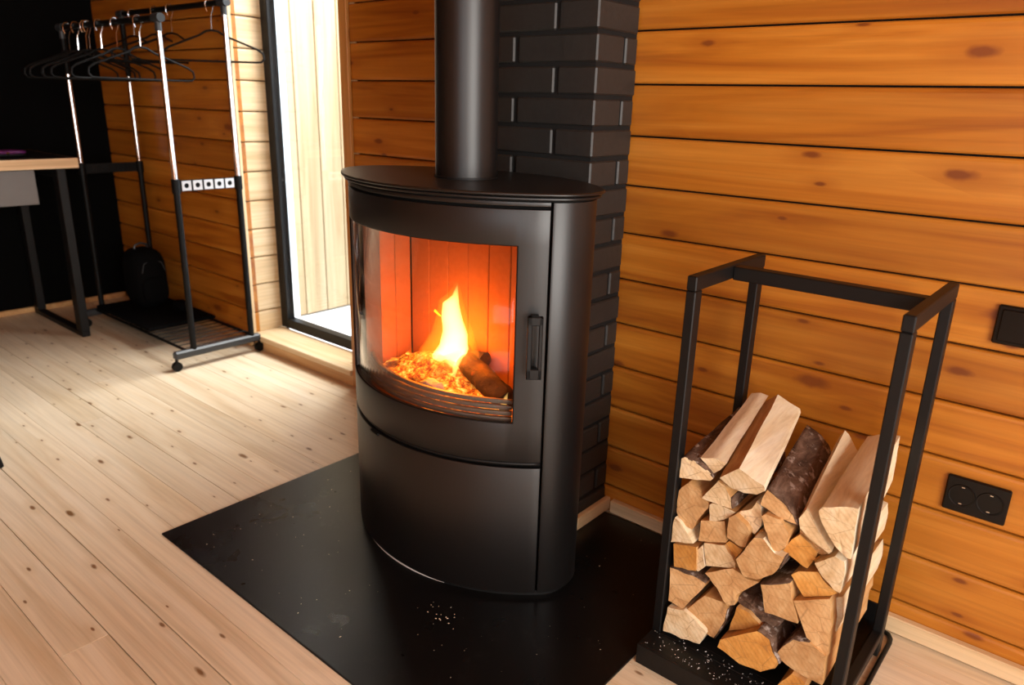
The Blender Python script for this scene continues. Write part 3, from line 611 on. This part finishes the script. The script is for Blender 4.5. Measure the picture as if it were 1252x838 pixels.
INFO = {   # end material, side material, bark edges, label
 'T1': ('end_pale', 'split_tan', (0, 1, 2, 3, 4), 'round-barked log at the left end of the top layer'),
 'T2': ('end_pale', 'split_pale', (), 'narrow pale split log leaning second from left on top'),
 'T3': ('end_pale', 'split_pale', (), 'largest log on top with a broad cream split face'),
 'T4': ('end_tan', 'split_tan', (2, 3, 4, 5, 6), 'dark barked log on top flecked with pale lichen'),
 'T5': ('end_pale', 'split_pale', (), 'slim bent pale log, second from right on top'),
 'T6': ('end_pale', 'split_pale', (), 'big pale wedge log at the right end of the top layer'),
 'a': ('end_tan', 'split_tan', (), 'square-cut log against the left post under the round-barked log'),
 'b': ('end_pale', 'split_tan', (4,), 'small triangular log directly under the two leftmost split logs'),
 'c': ('end_pale', 'split_tan', (), 'small half-moon log below the small triangular log'),
 'd': ('end_pale', 'split_pale', (), 'log with a pale splintered ridge below the largest top log'),
 'e': ('end_tan', 'split_tan', (), 'rounded lumpy log end below the dark barked top log'),
 'f': ('end_orange', 'split_tan', (), 'honey brown log end below the slim bent top log'),
 'f2': ('end_tan', 'split_tan', (), 'thin tan sliver tucked under the slim bent top log'),
 'g': ('end_pale', 'split_pale', (), 'pale pointed wedge below the big right wedge log'),
 'g2': ('end_orange', 'split_tan', (), 'brown strip of log behind the pale pointed wedge'),
 'h': ('end_pale', 'split_pale', (), 'pale triangular log by the left post in the middle layer'),
 'h2': ('end_tan', 'split_tan', (), 'thin shaded sliver beside the pale triangular log'),
 'i': ('end_orange', 'split_tan', (), 'square tan log by the left post below the pale triangle'),
 'i2': ('end_pale', 'split_pale', (), 'narrow pale upright splinter right of the square tan log'),
 'j': ('end_tan', 'split_tan', (), 'blocky tan log under the half-moon log'),
 'k': ('end_tan', 'split_tan', (), 'dark-spotted tan log right of the blocky tan log'),
 'l': ('end_pale', 'split_tan', (), 'grey-cream log end under the blocky tan log'),
 'm': ('end_orange', 'split_tan', (), 'smallest diamond-shaped log end in the middle of the stack'),
 'n': ('end_tan', 'split_pale', (5,), 'large tan log with rounded underside in the stack centre'),
 'n2': ('end_orange', 'split_tan', (), 'tiny orange log end above the large central log'),
 'o': ('end_tan', 'split_tan', (0, 1), 'speckled log by the left post with bark along its top'),
 'p': ('end_tan', 'split_tan', (), 'yellow-tan winged log below the large central log'),
 'q': ('end_tan', 'split_tan', (0,), 'upright tan block right of the yellow-tan winged log'),
 'r': ('end_orange', 'split_tan', (), 'deep orange log end under the pale pointed wedge'),
 's': ('end_tan', 'split_tan', (), 'tall tapering tan wedge near the right front post'),
 's2': ('split_pale', 'split_pale', (), 'white split piece behind the right front post'),
 't': ('end_pale', 'split_pale', (), 'cream log lying lowest at the left on the tray'),
 'u': ('end_tan', 'split_tan', (3, 4), 'ring-grained log with bark on its right, above the cream log'),
 'v': ('end_orange', 'split_tan', (), 'bright orange triangular log in the lower layer'),
 'v2': ('bark', 'split_tan', (0, 1, 2, 3, 4), 'grey bark strip resting on the orange triangular log'),
 'w': ('end_orange', 'split_tan', (2, 3, 4), 'wide fan-shaped orange log lowest at the tray front'),
 'x': ('end_tan', 'split_tan', (1, 2), 'rough-edged tan log at lower right by the front post'),
 'y': ('end_orange', 'split_tan', (), 'log end cut off by the bottom edge of the picture'),
}
def build_log(key):
    pts, yf, yb, dx, dz = LOGS[key]; em, sm_, bark, label = INFO[key]
    lr = random.Random(key); cx = sum(p[0] for p in pts)/len(pts); cz = sum(p[1] for p in pts)/len(pts)
    # inset a hair so neighbours touch without sinking into each other; subdivide the outline
    pts = [(cx+(x-cx)*.985, cz+(z-cz)*.985) for x, z in pts]
    SUB = 3; out = []
    n = len(pts)
    for i_ in range(n):
        a, b = pts[i_], pts[(i_+1) % n]
        for s in range(SUB): out.append((a[0]+(b[0]-a[0])*s/SUB, a[1]+(b[1]-a[1])*s/SUB, i_))
    NS = 9; bm_w = bmesh.new(); bm_b = bmesh.new() if bark and len(bark) < n else None
    ts = .70 if key == 'T2' else lr.uniform(.90, 1.0); ty = lr.uniform(-.012, .012); tz = lr.uniform(-.012, .012)
    loops = []; N = len(out)
    for j in range(NS+1):
        u = j/NS; y_ = yf+(yb-yf)*u; ring = []
        s = 1+(ts-1)*u
        bow = .006*math.sin(math.pi*u)*lr.choice((-1, 1)) if False else 0
        for (x, z, e) in out:
            q = Vector((x*22+lr.random()*0, y_*7, z*22+hash(key) % 1 if False else z*22))
            dn = .0028*noise.noise(q*1.0+Vector((ord(key[0]), 0, 0)))+.0012*noise.noise(q*3)
            px, pz = cx+(x-cx)*s, cz+(z-cz)*s
            L_ = math.hypot(x-cx, z-cz) or 1
            jy = (.0035*noise.noise(Vector((x*60, z*60, ord(key[0])))) if j in (0, NS) else 0)
            ring.append(Vector((min(-.2700, max(-.6370, px+dx*u+(x-cx)/L_*dn+bow)), y_+jy, max(.0505, pz+dz*u+(z-cz)/L_*dn+ty*u*0))))
        loops.append(ring)
    base = Vector((cx, yf, cz))
    vw = [[bm_w.verts.new(p-base) for p in r_] for r_ in loops]
    vb = [[bm_b.verts.new(p-base) for p in r_] for r_ in loops] if bm_b else None
    for j in range(NS):
        for k in range(N):
            k2 = (k+1) % N; isb = out[k][2] in bark
            if isb and bm_b: bm_b.faces.new((vb[j][k], vb[j][k2], vb[j+1][k2], vb[j+1][k]))
            else:
                f = bm_w.faces.new((vw[j][k], vw[j][k2], vw[j+1][k2], vw[j+1][k])); f.material_index = 2 if (key, out[k][2]) in (('T3', 0), ('T3', 1)) else 1
    for r_, rev in ((vw[0], False), (vw[-1], True)):
        c = bm_w.verts.new(sum((v_.co for v_ in r_), Vector())/N)
        for k in range(N):
            tri = (r_[k], r_[(k+1) % N], c); f = bm_w.faces.new(tri[::-1] if rev else tri); f.material_index = 0
    bm_w.verts.index_update()
    for v_ in [v_ for v_ in bm_w.verts if not v_.link_faces]: bm_w.verts.remove(v_)
    o = link('firewood_log', mesh('firewood_log', bm_w, True, 32), [em, sm_, 'split_tan'], None, base)
    tag(o, label, 'firewood', 'split logs in the firewood rack')
    if bm_b:
        for v_ in [v_ for v_ in bm_b.verts if not v_.link_faces]: bm_b.verts.remove(v_)
        bo = link('bark', mesh('bark', bm_b, True, 60), 'bark', o)
        so = bo.modifiers.new('solid', 'SOLIDIFY'); so.thickness = .003; so.offset = 1
    return o
for key in LOGS: build_log(key)

# wood chips and sawdust on the hearth and on the tray
def chips(name, spots, m, label, cat):
    bm = bmesh.new()
    for (x, y_, z, s) in spots:
        a = rng.uniform(0, 6.28); l_, w_ = s*rng.uniform(.6, 1.6), s*rng.uniform(.3, .7)
        v4 = [bm.verts.new((x+math.cos(a)*dx*l_-math.sin(a)*dy*w_, y_+math.sin(a)*dx*l_+math.cos(a)*dy*w_, z+dzz*s*.35)) for dx, dy, dzz in ((-.5, -.5, 0), (.5, -.35, 0), (.1, .6, 0), (0, 0, 1))]
        for f in ((0, 1, 3), (1, 2, 3), (2, 0, 3), (2, 1, 0)): bm.faces.new([v4[i_] for i_ in f])
    o = link(name, mesh(name, bm), m); tag(o, label, cat, None, 'stuff'); return o
sp = []
for _ in range(150):
    x, y_ = rng.uniform(-1.85, -.72), rng.uniform(.82, 1.7)
    if ((x-SX)/.42)**2+((y_-SY)/.26)**2 < 1: continue
    sp.append((x, y_, .006, rng.choice((.0015, .002, .002, .003, .004))))
for _ in range(16): sp.append((rng.gauss(-1.10, .03), rng.gauss(1.06, .012), .006, rng.uniform(.002, .005)))
chips('wood_chips', sp, 'chip', 'pale wood chips and crumbs scattered over the black hearth plate', 'wood chips')
big = [(-1.50, .985, .006, .02), (-1.42, 1.05, .006, .012), (-1.62, 1.12, .006, .010)]
sp = [(rng.uniform(-.65, -.27), rng.uniform(1.27, 1.34), .050, rng.choice((.0015, .002, .003, .004))) for _ in range(170)]
chips('sawdust', sp, 'dust', 'pale sawdust along the front of the firewood tray', 'sawdust')

# ------------------------------------------------------------------ sockets on the right of the pine wall
so_ = tag(empty('double_socket', (-.144, YB, .402)), 'black double power socket low on the pine wall', 'socket')
box('face_plate', -.0605, .0605, -.010, -.0002, -.042, .042, 'socket_black', so_, .003)
for s in (-1, 1):
    bm = bmesh.new(); n_ = 32
    prof = [(.0265, -.0105), (.0255, -.0118), (.0230, -.0112), (.0215, -.0035), (0, -.0035)]
    rings = [[bm.verts.new((r_*math.cos(2*math.pi*k/n_), d, r_*math.sin(2*math.pi*k/n_))) for k in range(n_)] for r_, d in prof[:-1]]
    for a, b in zip(rings, rings[1:]):
        for k in range(n_): bm.faces.new((a[k], a[(k+1) % n_], b[(k+1) % n_], b[k]))
    bm.faces.new(rings[-1])
    well = link('socket_well', mesh('socket_well', bm, True), 'socket_black', so_, (s*.027, -.0002, 0))
    bm = bmesh.new()
    for dx_ in (-.0095, .0095): tube_bm(bm, [(dx_, -.0036, 0), (dx_, -.0044, 0)], .0026, 10)
    link('pin_holes', mesh('pin_holes', bm), 'dark_gap', well)
    bm = bmesh.new()
    for dz_ in (-.0195, .0195): bbox(bm, -.003, .003, -.010, -.0036, dz_-.001, dz_+.001)
    link('earth_clips', mesh('earth_clips', bm), 'chrome', well)
sw = tag(empty('wall_switch', (-.143, YB, .795)), 'plain black wall switch plate cut by the right picture edge', 'switch')
box('face_plate', -.0415, .0415, -.010, -.0002, -.041, .041, 'socket_black', sw, .003)
box('rocker', -.033, .033, -.0135, -.0102, -.033, .033, 'socket_black', sw, .002)

# ------------------------------------------------------------------ clothes rack on castors
GX0, GX1, GY0, GY1 = -4.17, -3.185, 1.540, 1.832
gr = tag(empty('clothes_rack', (GX0, GY0, 0)), 'chrome and black double-rail clothes rack on castors', 'clothes rack')
def G(p): return (p[0]-GX0, p[1]-GY0, p[2])
ZN, ZF, ZJ = 1.487, 1.575, .825
for x in (GX0, GX1):
    e = 1 if x == GX1 else -1
    for (y_, zt) in ((GY0, ZN), (GY1, ZF)):
        tube('lower_post', [G((x, y_, .07)), G((x, y_, ZJ))], .0135, 'plastic_black', gr, 14)
        tube('upper_post', [G((x, y_, ZJ)), G((x, y_, zt-.045))], .0105, 'chrome', gr, 14)
        if x == GX0: tube('added_dark_sleeve', [G((x, y_, 1.275)), G((x, y_, zt-.045))], .013, 'plastic_black', gr, 12)  # added dark tube, stands in for chrome darkened behind overlapping hangers
        tube('collar', [G((x, y_, ZJ-.035)), G((x, y_, ZJ+.025))], .0175, 'plastic_black', gr, 14)
        tube('top_joint', [G((x, y_, zt-.05)), G((x, y_, zt))], .0135, 'plastic_grey', gr, 12)
        tube('rail_end_cap', [G((x-.03*e, y_, zt)), G((x+.030*e, y_, zt))], .0175, 'plastic_grey', gr, 16)
    bar = empty('ladder_bar', parent=gr)
    n5 = 5; y_a, y_b = GY0+.02, GY1-.02; st_ = (y_b-y_a)/n5
    bm = bmesh.new(); bbox(bm, x-GX0-.003, x-GX0+.003, y_a-GY0, y_b-GY0, ZJ-.028, ZJ+.02); link('bar_strip', mesh('bar_strip', bm), 'plastic_black', bar)
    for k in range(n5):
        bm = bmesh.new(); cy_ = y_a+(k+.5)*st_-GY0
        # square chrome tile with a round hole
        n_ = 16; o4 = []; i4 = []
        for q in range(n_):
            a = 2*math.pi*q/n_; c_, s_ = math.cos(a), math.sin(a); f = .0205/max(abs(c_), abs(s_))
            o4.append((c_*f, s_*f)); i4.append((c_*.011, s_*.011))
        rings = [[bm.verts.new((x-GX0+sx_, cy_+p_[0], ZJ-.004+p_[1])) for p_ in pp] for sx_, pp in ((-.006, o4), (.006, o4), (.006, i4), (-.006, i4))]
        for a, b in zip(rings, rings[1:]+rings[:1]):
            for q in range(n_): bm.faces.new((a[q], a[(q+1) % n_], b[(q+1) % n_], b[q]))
        link('chrome_tile', mesh('chrome_tile', bm), 'tile_lit' if x == GX1 else 'plastic_black', bar)  # right tiles coloured pale as lit, left tiles coloured black as shaded
    bm = bmesh.new(); bbox(bm, x-GX0-.016, x-GX0+.016, -.095, GY1-GY0+.045, .055, .092, .008); link('foot_bar', mesh('foot_bar', bm), 'plastic_grey', gr)
    for y_ in (GY0-.085, GY1+.038):
        cs = empty('castor', parent=gr)
        bm = bmesh.new(); tube_bm(bm, [G((x-.010, y_, .022)), G((x+.010, y_, .022))], .0215, 20); link('wheel', mesh('wheel', bm, True, 40), 'plastic_black', cs)
        bm = bmesh.new(); tube_bm(bm, [G((x, y_, .040)), G((x, y_, .058))], .007, 8); link('stem', mesh('stem', bm), 'plastic_black', cs)
tube('rail', [G((GX0, GY0, ZN)), G((GX1, GY0, ZN))], .0125, 'plastic_black', gr, 14)
tube('rail', [G((GX0, GY1, ZF)), G((GX1, GY1, ZF))], .0125, 'plastic_black', gr, 14)
for y_ in (GY0-.03, GY1+.015): tube('shelf_rod', [G((GX0, y_, .083)), G((GX1, y_, .083))], .007, 'plastic_black', gr, 10)
bm = bmesh.new()
for k in range(18):
    x = GX0+.03+k*.055; tube_bm(bm, [G((x, GY0-.03, .092)), G((x, GY1+.015, .092))], .0022, 5)
link('shelf_wires', mesh('shelf_wires', bm), 'plastic_black', gr)
box('shelf_sheet', .02, .62, -.035, .31, .095, .112, 'fabric_black', gr, .003)

# hangers: chrome hook, thin black shoulders
def hanger_parts(root):
    # local: rail axis along x, shoulders along y, rail at z = 0
    hook = [(0, -.012, -.030), (0, -.0185, -.012), (0, -.018, .004), (0, -.010, .0165), (0, .002, .0185), (0, .0135, .012), (0, .0165, -.002), (0, .012, -.020), (0, .002, -.045), (0, 0, -.105)]
    tube('hook', hook, .0024, 'chrome', root, 7)
    sh = [(0, 0, -0.106), (0, .025, -0.110), (0, .055, -0.128), (0, .19, -0.180), (0, .212, -0.196), (0, .216, -0.218), (0, .205, -0.232), (0, .18, -0.234), (0, -.18, -0.234), (0, -.205, -0.232), (0, -.216, -0.218), (0, -.212, -0.196), (0, -.19, -0.180), (0, -.055, -0.128), (0, -.025, -0.110)]
    tube('shoulder', sh, .0045, 'plastic_black', root, 8, closed=True)
proto = None
HP = [(-4.10, 0, 4, 'chrome-hooked black hanger nearest the left end of the near rail'), (-4.00, 0, -5, 'black hanger second from the left on the near rail'),
      (-3.90, 0, 6, 'black hanger third from the left on the near rail'), (-3.868, 0, 2, 'black hanger hung close against the third one on the near rail'),
      (-3.74, 0, -8, 'black hanger in the middle of the near rail'), (-3.58, 0, 8, 'black hanger second from the right on the near rail'), (-3.36, 0, -4, 'black hanger nearest the right end of the near rail'),
      (-4.05, 1, 5, 'black hanger at the left of the far rail'), (-3.81, 1, -6, 'black hanger left of centre on the far rail'), (-3.66, 1, 4, 'black hanger right of centre on the far rail'),
      (-3.30, 1, -44, 'black hanger turned sideways at the right end of the far rail')]
for i_, (x, f, a, lab) in enumerate(HP):
    if proto is None: proto = empty('clothes_hanger'); hanger_parts(proto); o = proto
    else: o = copy_tree(proto)
    o.location = (x, GY1 if f else GY0, (ZF if f else ZN)-.0005); o.rotation_euler = (0, 0, R(a))
    tag(o, lab, 'hanger', 'hangers on the clothes rack')

# black backpack and pouch on the rack shelf
bp = tag(empty('backpack', (-3.97, 1.70, .113)), 'black backpack standing on the clothes rack shelf', 'backpack')
def rounded(name, sx, sy, sz, m, parent, loc, k=.35, p=3.2):
    bm = bmesh.new(); bmesh.ops.create_uvsphere(bm, u_segments=28, v_segments=18, radius=1)
    for v_ in bm.verts:
        c = v_.co; f = (abs(c.x)**p+abs(c.y)**p+abs(c.z)**p)**(-1/p); c *= f; v_.co = Vector((c.x*sx, c.y*sy, c.z*sz))
    return link(name, mesh(name, bm, True, 180), m, parent, loc)
rounded('body', .115, .085, .155, 'fabric_black', bp, (0, 0, .156), p=3.6)
rounded('front_pocket', .03, .065, .07, 'fabric_black', bp, (.105, 0, .105), p=3.5)
tube('carry_handle', [(-.01, -.035, .30), (-.01, -.03, .325), (-.01, 0, .335), (-.01, .03, .325), (-.01, .035, .30)], .006, 'plastic_grey', bp, 8)
tube('zip', [(.112, -.06, .20), (.108, -.045, .245), (.10, 0, .262), (.108, .045, .245), (.112, .06, .20)], .0025, 'plastic_grey', bp, 6)
pc = rounded('pouch', .06, .035, .025, 'fabric_black', None, (-3.76, 1.78, .138)); tag(pc, 'small black pouch lying beside the backpack', 'pouch')
bm = bmesh.new()

# ------------------------------------------------------------------ desk along the black wall
dk = tag(empty('desk', (XL+.02, 1.455, 0)), 'desk with a dark top, a pale wooden edge and black metal legs', 'desk')
DX = -3.97-(XL+.02)
box('desk_top', .002, DX-.004, -1.5, -.004, .848, .892, 'black_frame', dk, .002)  # top slab is black, only the edge bands are pale wood
box('edge_band', DX-.0039, DX, -1.5, 0, .845, .8915, 'desk_wood', dk, .001)
box('edge_band', .002, DX-.004, -.0039, 0, .845, .8915, 'desk_wood', dk, .001)
for yy in (-.075, -1.42):
    lg = empty('leg_frame', parent=dk)
    for nm, a in (('leg', (DX-.085, DX-.02, yy-.02, yy+.02, .028, .845)), ('leg', (.02, .085, yy-.02, yy+.02, .028, .845)), ('foot_rail', (.02, DX-.02, yy-.02, yy+.02, 0, .028)), ('top_rail', (.085, DX-.085, yy-.02, yy+.02, .80, .845))): box(nm, *a, 'black_frame', lg, .003)
dr = tag(empty('desk_drawer_unit', (XL+.03, 1.27, .68)), 'grey metal drawer unit hung under the desk', 'drawer unit')
box('body', 0, DX-.05, -.62, 0, 0, .164, 'black_frame', dr, .002)
box('drawer_front', DX-.0495, DX-.036, -.62, -.002, .002, .162, 'grey_metal', dr, .002)
bm = bmesh.new(); tube_bm(bm, [(DX-.036, -.185, .075), (DX-.030, -.185, .075)], .008, 12); link('lock', mesh('lock', bm, True), 'chrome', dr)
# things on the desk
gl_ = tag(empty('eyeglasses_case', (-4.12, 1.20, .8925)), 'low purple case lying on the desk', 'case')
rounded('lid', .035, .085, .012, 'purple', gl_, (0, 0, .024)); rounded('base', .035, .085, .012, 'plastic_black', gl_, (0, 0, .0125))
bm = bmesh.new(); bbox(bm, .028, .038, -.008, .008, .016, .026, .002); link('clasp', mesh('clasp', bm), 'chrome', gl_)

# ------------------------------------------------------------------ chair standing left of the frame, one splayed leg reaches in
cr = tag(empty('side_chair', (-2.98, .40, 0)), 'black chair at the left picture edge, only a leg tip showing', 'chair')
for sx_ in (-1, 1):
    for sy_ in (-1, 1): tube('leg', [(sx_*.265, sy_*.215, .0), (sx_*.262, sy_*.212, .02), (sx_*.15, sy_*.13, .43)], [.011, .012, .017], 'plastic_black', cr, 12)
rounded('seat', .225, .215, .022, 'plastic_black', cr, (-.02, 0, .45))
rounded('backrest', .02, .2, .17, 'plastic_black', cr, (-.245, 0, .70))
for s in (-1, 1): tube('back_post', [(-.2, s*.13, .45), (-.235, s*.14, .62)], .012, 'plastic_black', cr, 10)
